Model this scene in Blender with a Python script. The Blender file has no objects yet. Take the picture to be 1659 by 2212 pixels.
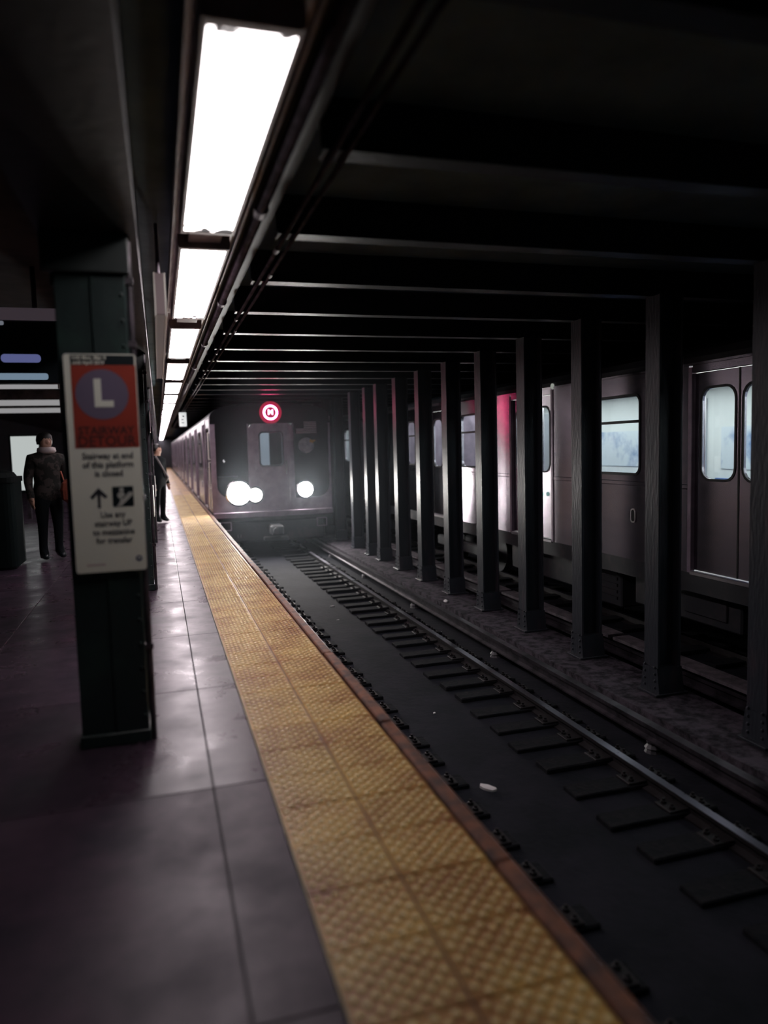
import bpy, bmesh, math, random
from mathutils import Vector, Matrix
random.seed(7)
SC = bpy.context.scene
COL = SC.collection
PI = math.pi

# ---------------------------------------------------------------- camera
FPX = 1600.0
cam_d = bpy.data.cameras.new('camera')
cam = bpy.data.objects.new('camera', cam_d); COL.objects.link(cam)
cam_d.sensor_fit = 'VERTICAL'; cam_d.sensor_height = 36.0; cam_d.sensor_width = 36.0
cam_d.lens = FPX / 2212.0 * 36.0
cam_d.clip_start = 0.02; cam_d.clip_end = 400
right = Vector((0.95646401, -0.29060927, -0.0268858))
down = Vector((-0.05117455, -0.07630356, -0.99577052))
fwd = Vector((0.28732866, 0.95379454, -0.08785341))
m = Matrix.Identity(4)
for i in range(3):
    m[i][0] = right[i]; m[i][1] = -down[i]; m[i][2] = -fwd[i]
m[0][3], m[1][3], m[2][3] = 0.0, 0.0, 1.55
cam.matrix_world = m
cam_d.dof.use_dof = True
cam_d.dof.focus_distance = 8.5
cam_d.dof.aperture_fstop = 0.75
SC.camera = cam

# ---------------------------------------------------------------- world, exposure
w = bpy.data.worlds.new('world'); SC.world = w; w.use_nodes = True
w.node_tree.nodes['Background'].inputs[0].default_value = (0.30, 0.55, 0.70, 1)
w.node_tree.nodes['Background'].inputs[1].default_value = 0.012
SC.view_settings.view_transform = 'Standard'
SC.view_settings.look = 'None'
SC.view_settings.gamma = 1.0
SC.view_settings.exposure = 0.0
SC.view_settings.use_curve_mapping = False
SC.cycles.max_bounces = 5; SC.cycles.diffuse_bounces = 2; SC.cycles.glossy_bounces = 3
SC.cycles.transmission_bounces = 2; SC.cycles.transparent_max_bounces = 10; SC.cycles.volume_bounces = 0
SC.cycles.use_adaptive_sampling = True; SC.cycles.adaptive_threshold = 0.07
SC.cycles.caustics_reflective = False; SC.cycles.caustics_refractive = False
FIX_L = 19.0          # radiance of the fluorescent fixtures
FIX_L0 = 8.0         # nearest tube, dimmed to imitate a darkened foreground
HEAD_L = 260.0        # headlight lens radiance
LED = (62.0, 4.5, 15.0)
HAZE = 0.0038

# ---------------------------------------------------------------- materials
MATS = {}
def mat(name, col, rough=0.5, metal=0.0, emit=None, es=0.0, noise=None, spec=0.5, aniso=0.0,
        bump=0.0, bscale=40.0, rrange=None, nscale=6.0, tint=0.0, coords='Object', stretch=None):
    """col base colour; noise=(second colour, low, high) mixes a second colour by a noise field"""
    if name in MATS: return MATS[name]
    M = bpy.data.materials.new(name); M.use_nodes = True
    nt = M.node_tree; b = nt.nodes['Principled BSDF']
    b.inputs['Base Color'].default_value = (*col, 1)
    b.inputs['Roughness'].default_value = rough
    b.inputs['Metallic'].default_value = metal
    b.inputs['Specular IOR Level'].default_value = spec
    if aniso:
        b.inputs['Anisotropic'].default_value = aniso
        c = nt.nodes.new('ShaderNodeCombineXYZ'); c.inputs[2].default_value = 1.0   # brushed so that reflections smear upright
        nt.links.new(c.outputs[0], b.inputs['Tangent'])
    if emit:
        b.inputs['Emission Color'].default_value = (*emit, 1)
        b.inputs['Emission Strength'].default_value = es
    src = None
    if noise or bump or rrange or tint:
        if coords == 'World':
            g = nt.nodes.new('ShaderNodeNewGeometry'); src = g.outputs['Position']
        else:
            g = nt.nodes.new('ShaderNodeTexCoord'); src = g.outputs['Object']
        if stretch:
            mp = nt.nodes.new('ShaderNodeMapping'); mp.inputs['Scale'].default_value = stretch
            nt.links.new(src, mp.inputs[0]); src = mp.outputs[0]
    colout = None
    if noise or rrange:
        n = nt.nodes.new('ShaderNodeTexNoise'); n.inputs['Scale'].default_value = nscale
        n.inputs['Detail'].default_value = 6; n.inputs['Roughness'].default_value = 0.62
        nt.links.new(src, n.inputs['Vector'])
        lo, hi = (noise[1], noise[2]) if noise else (0.35, 0.65)
        mr = nt.nodes.new('ShaderNodeMapRange'); mr.inputs[1].default_value = lo; mr.inputs[2].default_value = hi
        nt.links.new(n.outputs[0], mr.inputs[0])
        if noise:
            mx = nt.nodes.new('ShaderNodeMix'); mx.data_type = 'RGBA'
            mx.inputs[6].default_value = (*col, 1); mx.inputs[7].default_value = (*noise[0], 1)
            nt.links.new(mr.outputs[0], mx.inputs[0]); colout = mx.outputs[2]
            nt.links.new(colout, b.inputs['Base Color'])
        if rrange:
            m2 = nt.nodes.new('ShaderNodeMapRange'); m2.inputs[1].default_value = 0.3; m2.inputs[2].default_value = 0.7
            m2.inputs[3].default_value = rrange[0]; m2.inputs[4].default_value = rrange[1]
            nt.links.new(n.outputs[0], m2.inputs[0]); nt.links.new(m2.outputs[0], b.inputs['Roughness'])
    if tint:
        oi = nt.nodes.new('ShaderNodeObjectInfo')
        hv = nt.nodes.new('ShaderNodeHueSaturation')
        mv = nt.nodes.new('ShaderNodeMapRange'); mv.inputs[3].default_value = 1 - tint; mv.inputs[4].default_value = 1 + tint
        nt.links.new(oi.outputs['Random'], mv.inputs[0]); nt.links.new(mv.outputs[0], hv.inputs['Value'])
        if colout: nt.links.new(colout, hv.inputs['Color'])
        else: hv.inputs['Color'].default_value = (*col, 1)
        nt.links.new(hv.outputs[0], b.inputs['Base Color'])
    if bump:
        n2 = nt.nodes.new('ShaderNodeTexNoise'); n2.inputs['Scale'].default_value = bscale; n2.inputs['Detail'].default_value = 4
        nt.links.new(src, n2.inputs['Vector'])
        bp = nt.nodes.new('ShaderNodeBump'); bp.inputs['Strength'].default_value = bump; bp.inputs['Distance'].default_value = 0.02
        nt.links.new(n2.outputs[0], bp.inputs['Height']); nt.links.new(bp.outputs[0], b.inputs['Normal'])
    MATS[name] = M
    return M

def mat_emit(name, col, strength, dirt=None):
    if name in MATS: return MATS[name]
    M = bpy.data.materials.new(name); M.use_nodes = True; nt = M.node_tree
    nt.nodes.remove(nt.nodes['Principled BSDF'])
    e = nt.nodes.new('ShaderNodeEmission'); e.inputs[0].default_value = (*col, 1); e.inputs[1].default_value = strength
    nt.links.new(e.outputs[0], nt.nodes['Material Output'].inputs[0])
    if dirt:   # dust and dead insects lying at the far end of the plastic cover (object y runs 0..length)
        tc = nt.nodes.new('ShaderNodeTexCoord'); sp = nt.nodes.new('ShaderNodeSeparateXYZ')
        nt.links.new(tc.outputs['Object'], sp.inputs[0])
        oi = nt.nodes.new('ShaderNodeObjectInfo')
        va = nt.nodes.new('ShaderNodeVectorMath'); va.operation = 'ADD'
        nt.links.new(tc.outputs['Object'], va.inputs[0]); nt.links.new(oi.outputs['Location'], va.inputs[1])
        n = nt.nodes.new('ShaderNodeTexNoise'); n.inputs['Scale'].default_value = 14; n.inputs['Detail'].default_value = 3
        nt.links.new(va.outputs[0], n.inputs['Vector'])
        r = nt.nodes.new('ShaderNodeMapRange'); r.inputs[1].default_value = dirt[0]; r.inputs[2].default_value = dirt[1]
        nt.links.new(sp.outputs[1], r.inputs[0])
        r0 = nt.nodes.new('ShaderNodeMapRange'); r0.inputs[1].default_value = 0.22; r0.inputs[2].default_value = 0.0
        r0.inputs[3].default_value = 0.0; r0.inputs[4].default_value = 0.75
        nt.links.new(sp.outputs[1], r0.inputs[0])
        mxx = nt.nodes.new('ShaderNodeMath'); mxx.operation = 'MAXIMUM'
        nt.links.new(r.outputs[0], mxx.inputs[0]); nt.links.new(r0.outputs[0], mxx.inputs[1])
        a = nt.nodes.new('ShaderNodeMath'); a.operation = 'MULTIPLY_ADD'; a.inputs[1].default_value = 0.40; a.inputs[2].default_value = 0.0
        nt.links.new(mxx.outputs[0], a.inputs[0])
        s = nt.nodes.new('ShaderNodeMath'); s.operation = 'ADD'
        nt.links.new(a.outputs[0], s.inputs[0]); nt.links.new(n.outputs[0], s.inputs[1])
        r2 = nt.nodes.new('ShaderNodeMapRange'); r2.inputs[1].default_value = 0.84; r2.inputs[2].default_value = 0.90
        r2.inputs[3].default_value = strength; r2.inputs[4].default_value = strength * 0.02
        nt.links.new(s.outputs[0], r2.inputs[0]); nt.links.new(r2.outputs[0], e.inputs[1])
    MATS[name] = M
    return M

def mat_glass(name, tint=(1, 1, 1), gloss=0.12, rough=0.03, dark=0.0):
    if name in MATS: return MATS[name]
    M = bpy.data.materials.new(name); M.use_nodes = True; nt = M.node_tree
    nt.nodes.remove(nt.nodes['Principled BSDF'])
    t = nt.nodes.new('ShaderNodeBsdfTransparent'); t.inputs[0].default_value = (*[c * (1 - dark) for c in tint], 1)
    g = nt.nodes.new('ShaderNodeBsdfGlossy'); g.inputs['Roughness'].default_value = rough
    lw = nt.nodes.new('ShaderNodeLayerWeight'); lw.inputs[0].default_value = 0.5
    pw = nt.nodes.new('ShaderNodeMath'); pw.operation = 'POWER'; pw.inputs[1].default_value = 5.0
    ma = nt.nodes.new('ShaderNodeMath'); ma.operation = 'MULTIPLY_ADD'; ma.inputs[1].default_value = 0.8; ma.inputs[2].default_value = 0.04
    nt.links.new(lw.outputs['Facing'], pw.inputs[0]); nt.links.new(pw.outputs[0], ma.inputs[0])
    x = nt.nodes.new('ShaderNodeMixShader')
    nt.links.new(ma.outputs[0], x.inputs[0]); nt.links.new(t.outputs[0], x.inputs[1]); nt.links.new(g.outputs[0], x.inputs[2])
    nt.links.new(x.outputs[0], nt.nodes['Material Output'].inputs[0])
    MATS[name] = M
    return M

floor_m = mat('polished_floor', (0.075, 0.045, 0.068), 0.2, noise=((0.032, 0.024, 0.038), 0.36, 0.66), rrange=(0.20, 0.44), spec=0.38,
              nscale=2.2, tint=0.18, coords='World', bump=0.05, bscale=9)
tile_m = mat('yellow_tactile', (0.56, 0.33, 0.085), 0.42, noise=((0.30, 0.110, 0.040), 0.40, 0.66), nscale=2.3, tint=0.10,
             coords='World', bump=0.10, bscale=60)
dome_m = mat('yellow_dome', (0.92, 0.76, 0.38), 0.35, noise=((0.66, 0.42, 0.15), 0.45, 0.70), nscale=2.3, coords='World')
edge_m = mat('rust_edge', (0.24, 0.085, 0.042), 0.55, noise=((0.07, 0.035, 0.03), 0.42, 0.62), nscale=7, tint=0.2, coords='World', bump=0.25, bscale=30)
grime_m = mat('grime', (0.018, 0.020, 0.024), 0.8, noise=((0.035, 0.032, 0.038), 0.4, 0.65), nscale=3, coords='World')
concrete_m = mat('dirty_concrete', (0.019, 0.019, 0.027), 0.8, spec=0.12, noise=((0.009, 0.011, 0.015), 0.38, 0.66), nscale=1.8, coords='World', bump=0.3, bscale=14)
curb_m = mat('curb_concrete', (0.085, 0.070, 0.088), 0.8, spec=0.15, noise=((0.014, 0.013, 0.017), 0.42, 0.62), nscale=9, coords='World', bump=0.5, bscale=22)
tie_m = mat('tie_wood', (0.009, 0.011, 0.014), 0.85, spec=0.12, noise=((0.018, 0.017, 0.020), 0.4, 0.65), nscale=12, bump=0.4, bscale=30)
rail_m = mat('rail_side', (0.022, 0.018, 0.021), 0.6, metal=0.3, noise=((0.012, 0.009, 0.010), 0.4, 0.6), nscale=10, coords='World')
railtop_m = mat('rail_head', (0.17, 0.16, 0.20), 0.28, metal=1.0, rrange=(0.14, 0.5), nscale=1.3, coords='World')
clip_m = mat('rail_clip', (0.018, 0.015, 0.017), 0.6, metal=0.4)
third_m = mat('third_rail', (0.09, 0.076, 0.092), 0.45, metal=0.7, noise=((0.02, 0.017, 0.022), 0.4, 0.65), nscale=5, coords='World')
insul_m = mat('insulator', (0.07, 0.065, 0.075), 0.5)
column_m = mat('column_paint', (0.032, 0.036, 0.046), 0.40, spec=0.22, noise=((0.060, 0.046, 0.058), 0.52, 0.72), nscale=5, coords='World', bump=0.22, bscale=26, stretch=(1.6, 1.6, 0.35))
pillar_m = mat('green_paint', (0.020, 0.032, 0.032), 0.34, noise=((0.030, 0.060, 0.050), 0.5, 0.75), nscale=4, coords='World', bump=0.1, bscale=20)
ceil_m = mat('ceiling_dark', (0.20, 0.28, 0.32), 0.8, spec=0.1, noise=((0.12, 0.17, 0.20), 0.4, 0.65), nscale=1.5, coords='World')
ceil2_m = mat('ceiling_brown', (0.075, 0.062, 0.066), 0.8, spec=0.1, noise=((0.030, 0.026, 0.030), 0.4, 0.65), nscale=1.2, coords='World')
beam_m = mat('beam_paint', (0.020, 0.020, 0.026), 0.42, spec=0.16, noise=((0.014, 0.017, 0.020), 0.4, 0.65), nscale=5, coords='World', bump=0.15, bscale=20)
wall_m = mat('tunnel_wall', (0.035, 0.035, 0.042), 0.8, noise=((0.018, 0.02, 0.025), 0.4, 0.65), nscale=1.0, coords='World')
steel_m = mat('brushed_steel', (0.46, 0.41, 0.46), 0.24, metal=1.0, aniso=0.92, noise=((0.36, 0.33, 0.37), 0.4, 0.7), nscale=3, stretch=(1, 0.5, 3))
front_m = mat('front_steel', (0.40, 0.31, 0.39), 0.45, metal=0.35, noise=((0.24, 0.18, 0.235), 0.35, 0.7), nscale=4, bump=0.06, bscale=60)
mask_m = mat('black_mask', (0.012, 0.012, 0.016), 0.22, spec=0.6)
roof_m = mat('car_roof', (0.045, 0.045, 0.055), 0.55)
rubber_m = mat('black_rubber', (0.012, 0.013, 0.015), 0.6)
under_m = mat('underframe', (0.028, 0.030, 0.036), 0.6, noise=((0.06, 0.05, 0.055), 0.5, 0.7), nscale=4, coords='World')
chrome_m = mat('bright_rail', (0.75, 0.72, 0.74), 0.22, metal=1.0)
sill_m = mat('door_sill', (0.62, 0.58, 0.60), 0.35, metal=0.8)
inwall_m = mat('car_inside', (0.78, 0.80, 0.80), 0.5)
infloor_m = mat('car_floor', (0.10, 0.10, 0.12), 0.5)
glass_m = mat_glass('car_glass', (0.92, 0.97, 1.0))
cabglass_m = mat_glass('cab_glass', (0.8, 0.85, 0.9), dark=0.3)
inlight_m = mat_emit('car_lamp', (0.95, 1.0, 0.95), 11.0)
fix_m = mat_emit('fluorescent', (1.0, 0.88, 0.92), FIX_L, dirt=(1.9, 2.55))
fix0_m = mat_emit('fluorescent_dimmed', (1.0, 0.92, 0.92), FIX_L0, dirt=(1.75, 2.2))
fixx_m = mat_emit('fluorescent_old', (0.95, 0.93, 0.95), 0.30)
house_m = mat('fixture_metal', (0.34, 0.28, 0.29), 0.45, metal=0.3, noise=((0.10, 0.085, 0.09), 0.4, 0.7), nscale=4, coords='World')
pipe_m = mat('conduit', (0.10, 0.08, 0.10), 0.5, metal=0.5, noise=((0.03, 0.027, 0.03), 0.4, 0.65), nscale=7, coords='World')
head_m = mat_emit('headlight', (1.0, 0.97, 0.93), HEAD_L * 0.65)
head2_m = mat_emit('headlight_weak', (1.0, 0.97, 0.93), HEAD_L * 1.15)
led_m = mat_emit('route_led', tuple(c / max(LED) for c in LED), max(LED))
ledhalo_m = mat_emit('route_led_halo', (1.0, 0.03, 0.12), 0.33)
white_m = mat('sign_white', (0.87, 0.87, 0.78), 0.35)
black_m = mat('sign_black', (0.010, 0.016, 0.020), 0.35)
red_m = mat('sign_red', (0.36, 0.055, 0.038), 0.30)
purple_m = mat('sign_purple', (0.175, 0.140, 0.215), 0.28)
ink_m = mat('sign_ink', (0.03, 0.03, 0.04), 0.5)
darkred_m = mat('sign_darkink', (0.07, 0.022, 0.024), 0.5)
paper_m = mat('paper', (0.75, 0.72, 0.72), 0.7)

# ---------------------------------------------------------------- mesh helpers
class MB:
    def __init__(s): s.v = []; s.f = []
    def add(s, vs, fs):
        o = len(s.v); s.v += [tuple(p) for p in vs]; s.f += [tuple(i + o for i in f) for f in fs]; return s
    def box(s, x0, x1, y0, y1, z0, z1):
        return s.add([(x0,y0,z0),(x1,y0,z0),(x1,y1,z0),(x0,y1,z0),(x0,y0,z1),(x1,y0,z1),(x1,y1,z1),(x0,y1,z1)],
              [(0,3,2,1),(4,5,6,7),(0,1,5,4),(1,2,6,5),(2,3,7,6),(3,0,4,7)])
    def cham(s, x0, x1, y0, y1, z0, z1, c):
        """box with chamfered edges along its longest outline seen from above"""
        bm = bmesh.new(); bmesh.ops.create_cube(bm, size=1)
        for v in bm.verts:
            v.co = Vector(((x0+x1)/2 + v.co.x*(x1-x0), (y0+y1)/2 + v.co.y*(y1-y0), (z0+z1)/2 + v.co.z*(z1-z0)))
        bmesh.ops.bevel(bm, geom=bm.edges[:], offset=c, segments=1, affect='EDGES')
        bm.verts.index_update(); bm.faces.ensure_lookup_table()
        s.add([v.co for v in bm.verts], [[v.index for v in f.verts] for f in bm.faces]); bm.free(); return s
    def prism(s, pts, axis, a, b):
        """closed outline pts (2d) extruded along axis from a to b; 2d coords are the other two axes in xyz order"""
        def P(p, t):
            return (t, p[0], p[1]) if axis == 'x' else (p[0], t, p[1]) if axis == 'y' else (p[0], p[1], t)
        n = len(pts)
        vs = [P(p, a) for p in pts] + [P(p, b) for p in pts]
        fs = [tuple(range(n))[::-1], tuple(range(n, 2*n))] + [(i, (i+1) % n, n+(i+1) % n, n+i) for i in range(n)]
        return s.add(vs, fs)
    def tube(s, p, q, r, n=10, r2=None):
        p = Vector(p); q = Vector(q); d = (q - p).normalized(); r2 = r if r2 is None else r2
        a = d.orthogonal().normalized(); b = d.cross(a)
        vs = []
        for c, rr in ((p, r), (q, r2)):
            for k in range(n):
                t = 2*PI*k/n; vs.append(c + a*math.cos(t)*rr + b*math.sin(t)*rr)
        fs = [tuple(range(n))[::-1], tuple(range(n, 2*n))] + [(i, (i+1) % n, n+(i+1) % n, n+i) for i in range(n)]
        return s.add(vs, fs)
    def lathe(s, prof, c, axis='z', n=16):
        vs = []; fs = []
        for (r, t) in prof:
            for k in range(n):
                a = 2*PI*k/n; u, v = r*math.cos(a), r*math.sin(a)
                vs.append((c[0]+u, c[1]+v, c[2]+t) if axis == 'z' else (c[0]+u, c[1]+t, c[2]+v) if axis == 'y' else (c[0]+t, c[1]+u, c[2]+v))
        m_ = len(prof)
        for i in range(m_-1):
            for k in range(n):
                fs.append((i*n+k, i*n+(k+1) % n, (i+1)*n+(k+1) % n, (i+1)*n+k))
        fs.append(tuple(range(n))[::-1]); fs.append(tuple(range((m_-1)*n, m_*n)))
        return s.add(vs, fs)
    def ring(s, outer, inner, axis, a, b):
        """plate between two outlines with the same number of points, extruded"""
        def P(p, t):
            return (t, p[0], p[1]) if axis == 'x' else (p[0], t, p[1]) if axis == 'y' else (p[0], p[1], t)
        n = len(outer)
        vs = [P(p, a) for p in outer] + [P(p, a) for p in inner] + [P(p, b) for p in outer] + [P(p, b) for p in inner]
        fs = []
        for i in range(n):
            j = (i+1) % n
            fs += [(i, j, n+j, n+i), (2*n+i, 3*n+i, 3*n+j, 2*n+j), (i, 2*n+i, 2*n+j, j), (n+i, n+j, 3*n+j, 3*n+i)]
        return s.add(vs, fs)
    def mesh(s, name, m, smooth=False):
        me = bpy.data.meshes.new(name); me.from_pydata(s.v, [], s.f)
        bm = bmesh.new(); bm.from_mesh(me)
        bmesh.ops.dissolve_degenerate(bm, dist=1e-6, edges=bm.edges[:])
        bmesh.ops.recalc_face_normals(bm, faces=bm.faces[:]); bm.to_mesh(me); bm.free()
        if m: me.materials.append(m)
        if smooth:
            for p in me.polygons: p.use_smooth = True
        return me
    def build(s, name, m, parent=None, loc=(0, 0, 0), smooth=False):
        return link(name, s.mesh(name, m, smooth), parent, loc)

def link(name, me, parent=None, loc=(0, 0, 0)):
    o = bpy.data.objects.new(name, me); COL.objects.link(o); o.location = loc
    if parent: o.parent = parent
    return o
def empty(name, loc=(0, 0, 0), rz=0.0, parent=None):
    o = bpy.data.objects.new(name, None); COL.objects.link(o); o.location = loc; o.rotation_euler = (0, 0, rz)
    o.empty_display_size = 0.1
    if parent: o.parent = parent
    return o
def tag(o, label, cat=None, group=None, kind=None):
    o['label'] = label
    if cat: o['category'] = cat
    if group: o['group'] = group
    if kind: o['kind'] = kind
    return o
def struct(o, label=None):
    o['kind'] = 'structure'
    if label: o['label'] = label
    return o
def copy_tree(o, parent=None):
    c = o.copy(); COL.objects.link(c); c.parent = parent
    for ch in list(o.children): copy_tree(ch, c)
    return c
def rrect(y0, y1, z0, z1, r, n=5, r4=None):
    """rounded rectangle outline, counter clockwise from lower right; r4 radii for (lr, ur, ul, ll)"""
    R4 = r4 or (r, r, r, r); pts = []
    for (cx, cz, a0, rr) in ((y1, z0, -PI/2, R4[0]), (y1, z1, 0, R4[1]), (y0, z1, PI/2, R4[2]), (y0, z0, PI, R4[3])):
        rr = max(rr, 1e-4)
        sx = -1 if cx == y1 else 1; sz = 1 if cz == z0 else -1
        for k in range(n):
            a = a0 + PI/2*k/(n-1); pts.append((cx + sx*rr + rr*math.cos(a), cz + sz*rr + rr*math.sin(a)))
    return pts
def rect_like(y0, y1, z0, z1, n=5):
    """rectangle outline with the same point count as rrect (points bunched at the corners)"""
    pts = []
    for (a, b) in ((y1, z0), (y1, z1), (y0, z1), (y0, z0)): pts += [(a, b)] * n
    return pts
_txt = {}
def text(body, size, m, parent, loc, rot=(PI/2, 0, 0), align='CENTER', name='lettering', ext=0.0008, bold=0.0, sx=1.0):
    cu = bpy.data.curves.new('t', 'FONT'); cu.body = body; cu.size = size; cu.align_x = align; cu.align_y = 'CENTER'
    cu.extrude = ext; cu.offset = bold; cu.resolution_u = 2
    t = bpy.data.objects.new('t', cu); COL.objects.link(t)
    dg = bpy.context.evaluated_depsgraph_get(); me = bpy.data.meshes.new_from_object(t.evaluated_get(dg))
    bpy.data.objects.remove(t); bpy.data.curves.remove(cu)
    me.materials.clear(); me.materials.append(m)
    o = link(name, me, parent, loc); o.rotation_euler = rot; o.scale = (sx, 1, 1)
    return o
ORD = ['first', 'second', 'third', 'fourth', 'fifth', 'sixth', 'seventh', 'eighth', 'ninth', 'tenth', 'eleventh', 'twelfth',
       'thirteenth', 'fourteenth', 'fifteenth', 'sixteenth', 'seventeenth', 'eighteenth', 'nineteenth', 'twentieth',
       'twenty-first', 'twenty-second', 'twenty-third', 'twenty-fourth', 'twenty-fifth', 'twenty-sixth']

YF, YB = 78.0, -3.0
# ================================================================ SETTING
# platform: base slab plus separate floor slabs with recessed joints
fl = struct(MB().box(-6.5, 1.10, YB, YF, -0.5, -0.012).build('floor', grime_m), 'dark polished platform floor')
xs = [(-6.4, -4.3), (-4.3, -2.8), (-2.8, -1.3), (-1.3, 0.165), (0.165, 0.415)]
sm = {}
dull_floor_m = mat('dull_floor', (0.075, 0.045, 0.068), 0.55, noise=((0.032, 0.024, 0.038), 0.36, 0.66), rrange=(0.32, 0.58), spec=0.22,
              nscale=2.2, tint=0.18, coords='World', bump=0.05, bscale=9)  # near slabs lose gloss to imitate a darkened foreground
for (a, b) in xs:
    sm[(a, b, 'dull')] = MB().cham(a + 0.003, b - 0.003, 0.003, 1.497, -0.012, 0.0, 0.002).mesh('slab', dull_floor_m)
    sm[(a, b)] = MB().cham(a + 0.003, b - 0.003, 0.003, 1.497, -0.012, 0.0, 0.002).mesh('slab', floor_m)
for (a, b) in xs:
    for k in range(-2, 34):
        link('slab', sm[(a, b, 'dull')] if k < 2 else sm[(a, b)], fl, (0, k * 1.5 + 0.4, 0))
MB().box(-6.4, 0.412, 51.4, YF, -0.012, 0.0).build('slab', floor_m, fl)
struct(MB().box(0.9, 1.06, YB, YF, -1.15, -0.25).build('wall_platform_edge', grime_m), 'dark wall under the platform edge')
struct(MB().box(1.06, 4.02, YB, YF, -1.3, -1.10).box(4.72, 9.3, YB, YF, -1.3, -1.12).build('floor_track_bed', concrete_m), 'dark concrete track bed')
struct(MB().box(4.02, 4.72, YB, YF, -1.3, -0.85).build('curb', curb_m), 'low concrete curb under the columns between the tracks')
struct(MB().box(9.2, 9.4, YB, YF, -1.3, 3.2).build('wall_right', wall_m), 'dark tunnel wall beyond the far train')
struct(MB().box(-6.6, -6.4, YB, YF, -0.5, 3.3).build('wall_left', wall_m), 'dark station wall')
struct(MB().box(-6.6, 9.4, YF, YF + 0.2, -1.3, 3.3).build('wall_back', wall_m), 'dark end of the tunnel')
ce = struct(MB().box(-0.05, 9.4, YB, YF, 3.10, 3.25).build('ceiling', ceil_m), 'dark ceiling over the tracks')
struct(MB().box(-6.6, -0.5, YB, YF, 3.16, 3.3).build('ceiling_platform', ceil2_m), 'brownish ceiling over the platform')
gir = struct(MB().box(-0.52, -0.05, YB, YF, 2.655, 2.69).box(-0.30, -0.27, YB, YF, 2.69, 3.2).box(-0.52, -0.05, YB, YF, 3.10, 3.2)
             .box(-0.075, -0.05, YB, YF, 2.69, 3.12).build('trim_1', beam_m), 'long dark girder above the platform pillars')
# cross beams over the tracks, each a riveted T with a lower flange
COLY = [4.64 + 1.3 * k for k in range(-5, 30)]
bme = MB().box(0.76, 9.2, -0.065, 0.065, 2.85, 2.87).box(0.76, 9.2, -0.012, 0.012, 2.87, 3.1).mesh('beam', beam_m)
for y in COLY: link('beam', bme, ce, (0, y, 0))
# edge girder along the light row
struct(MB().box(0.64, 0.74, YB, YF, 2.955, 2.975).box(0.565, 0.70, YB, YF, 3.02, 3.098).box(0.68, 0.70, YB, YF, 2.975, 3.12).build('trim_2', mat('trim_paint', (0.014, 0.011, 0.015), 0.5, spec=0.15)), 'narrow steel girder beside the light row')

# ---------------------------------------------------------------- tactile strip
ts = empty('tactile_strip', (0, 0, 0))
tag(ts, 'yellow tactile warning strip of domed tiles along the platform edge', 'warning strip')
P = 0.32
def tile_mesh(x0, x1):
    return MB().cham(x0, x1, 0.0025, P - 0.0025, -0.012, 0.004, 0.0015).mesh('tile', tile_m)
def dome_mesh(x0, x1, nx=10, ny=5, seg=8):
    b = MB(); dx = (x1 - x0 - 0.02) / nx; dy = (P - 0.016) / ny
    for i in range(nx):
        for j in range(ny):
            cx = x0 + 0.01 + dx * (i + 0.5); cy = 0.008 + dy * (j + (0.28 if i % 2 else 0.72))
            b.lathe([(0.0135, 0.0), (0.0115, 0.0042), (0.007, 0.0058)], (cx, cy, 0.004), n=seg)
    return b.mesh('domes', dome_m, True)
tx = [(0.42, 0.757), (0.762, 1.10)]
tmesh = [tile_mesh(*t) for t in tx]; dmesh = [dome_mesh(*t) for t in tx]; dmesh_far = [dome_mesh(*t, seg=5) for t in tx]
NT = 148
for k in range(NT):
    y = 0.51 + k * P
    for c in range(2):
        t = link('tile', tmesh[c], ts, (0, y, random.uniform(-0.0012, 0.0012)))
        if k < 85:
            d = link('domes', dmesh[c] if k < 40 else dmesh_far[c], t); d['kind'] = 'stuff'
r = MB().box(0.42, 1.10, 0.51 + NT * P, YF, -0.012, 0.004).box(0.42, 1.10, YB, 0.505, -0.012, 0.004).build('tile_remainder', tile_m, ts); r['kind'] = 'stuff'
# pale seams between the floor, the two rows of tiles
MB().box(0.4155, 0.42, YB, YF, -0.012, 0.0035).build('seam', mat('seam_pale', (0.55, 0.46, 0.25), 0.5), ts)
MB().box(0.757, 0.762, YB, YF, -0.012, 0.0015).build('seam', mat('seam_dark', (0.05, 0.045, 0.04), 0.6), ts)

eb = empty('edge_board', (0, 0, 0)); tag(eb, 'rusty red-brown rubbing board along the very edge of the platform', 'edge board')
em = MB().cham(1.118, 1.19, 0.004, 1.496, -0.20, 0.008, 0.008).mesh('board_section', edge_m)
for k in range(-2, 33):
    o = link('board_section', em, eb, (random.uniform(-0.004, 0.003), k * 1.5 + 0.9, random.uniform(-0.003, 0.003)))
MB().box(1.0, 1.118, YB, YF, -0.24, -0.03).build('backing_timber', grime_m, eb)

# ---------------------------------------------------------------- running track beside the platform
tr = empty('track', (2.707, 0, -1.1)); tag(tr, 'rails on short dark tie blocks beside the yellow platform edge', 'track')
def rail_profile(h0=0.0, H=0.115):
    return [(-0.065, h0), (0.065, h0), (0.065, h0+0.012), (0.010, h0+0.028), (0.010, h0+H-0.04), (0.035, h0+H-0.03), (0.036, h0+H-0.004), (-0.036, h0+H-0.004), (-0.035, h0+H-0.03), (-0.010, h0+H-0.04), (-0.010, h0+0.028), (-0.065, h0+0.012)]
for sx in (-0.795, 0.752):
    rl = MB().prism([(p[0] + sx, p[1]) for p in rail_profile()], 'y', YB, YF).build('rail', rail_m, tr)
    MB().box(sx - 0.033, sx + 0.033, YB, YF, 0.1105, 0.1135).build('rail_head', railtop_m, rl)
tieL = MB().cham(-0.37, 0.37, -0.10, 0.10, -0.02, 0.055, 0.008).mesh('tie', tie_m)
tieL2 = MB().cham(-0.36, 0.39, -0.09, 0.11, -0.02, 0.050, 0.010).mesh('tie', tie_m)
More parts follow.
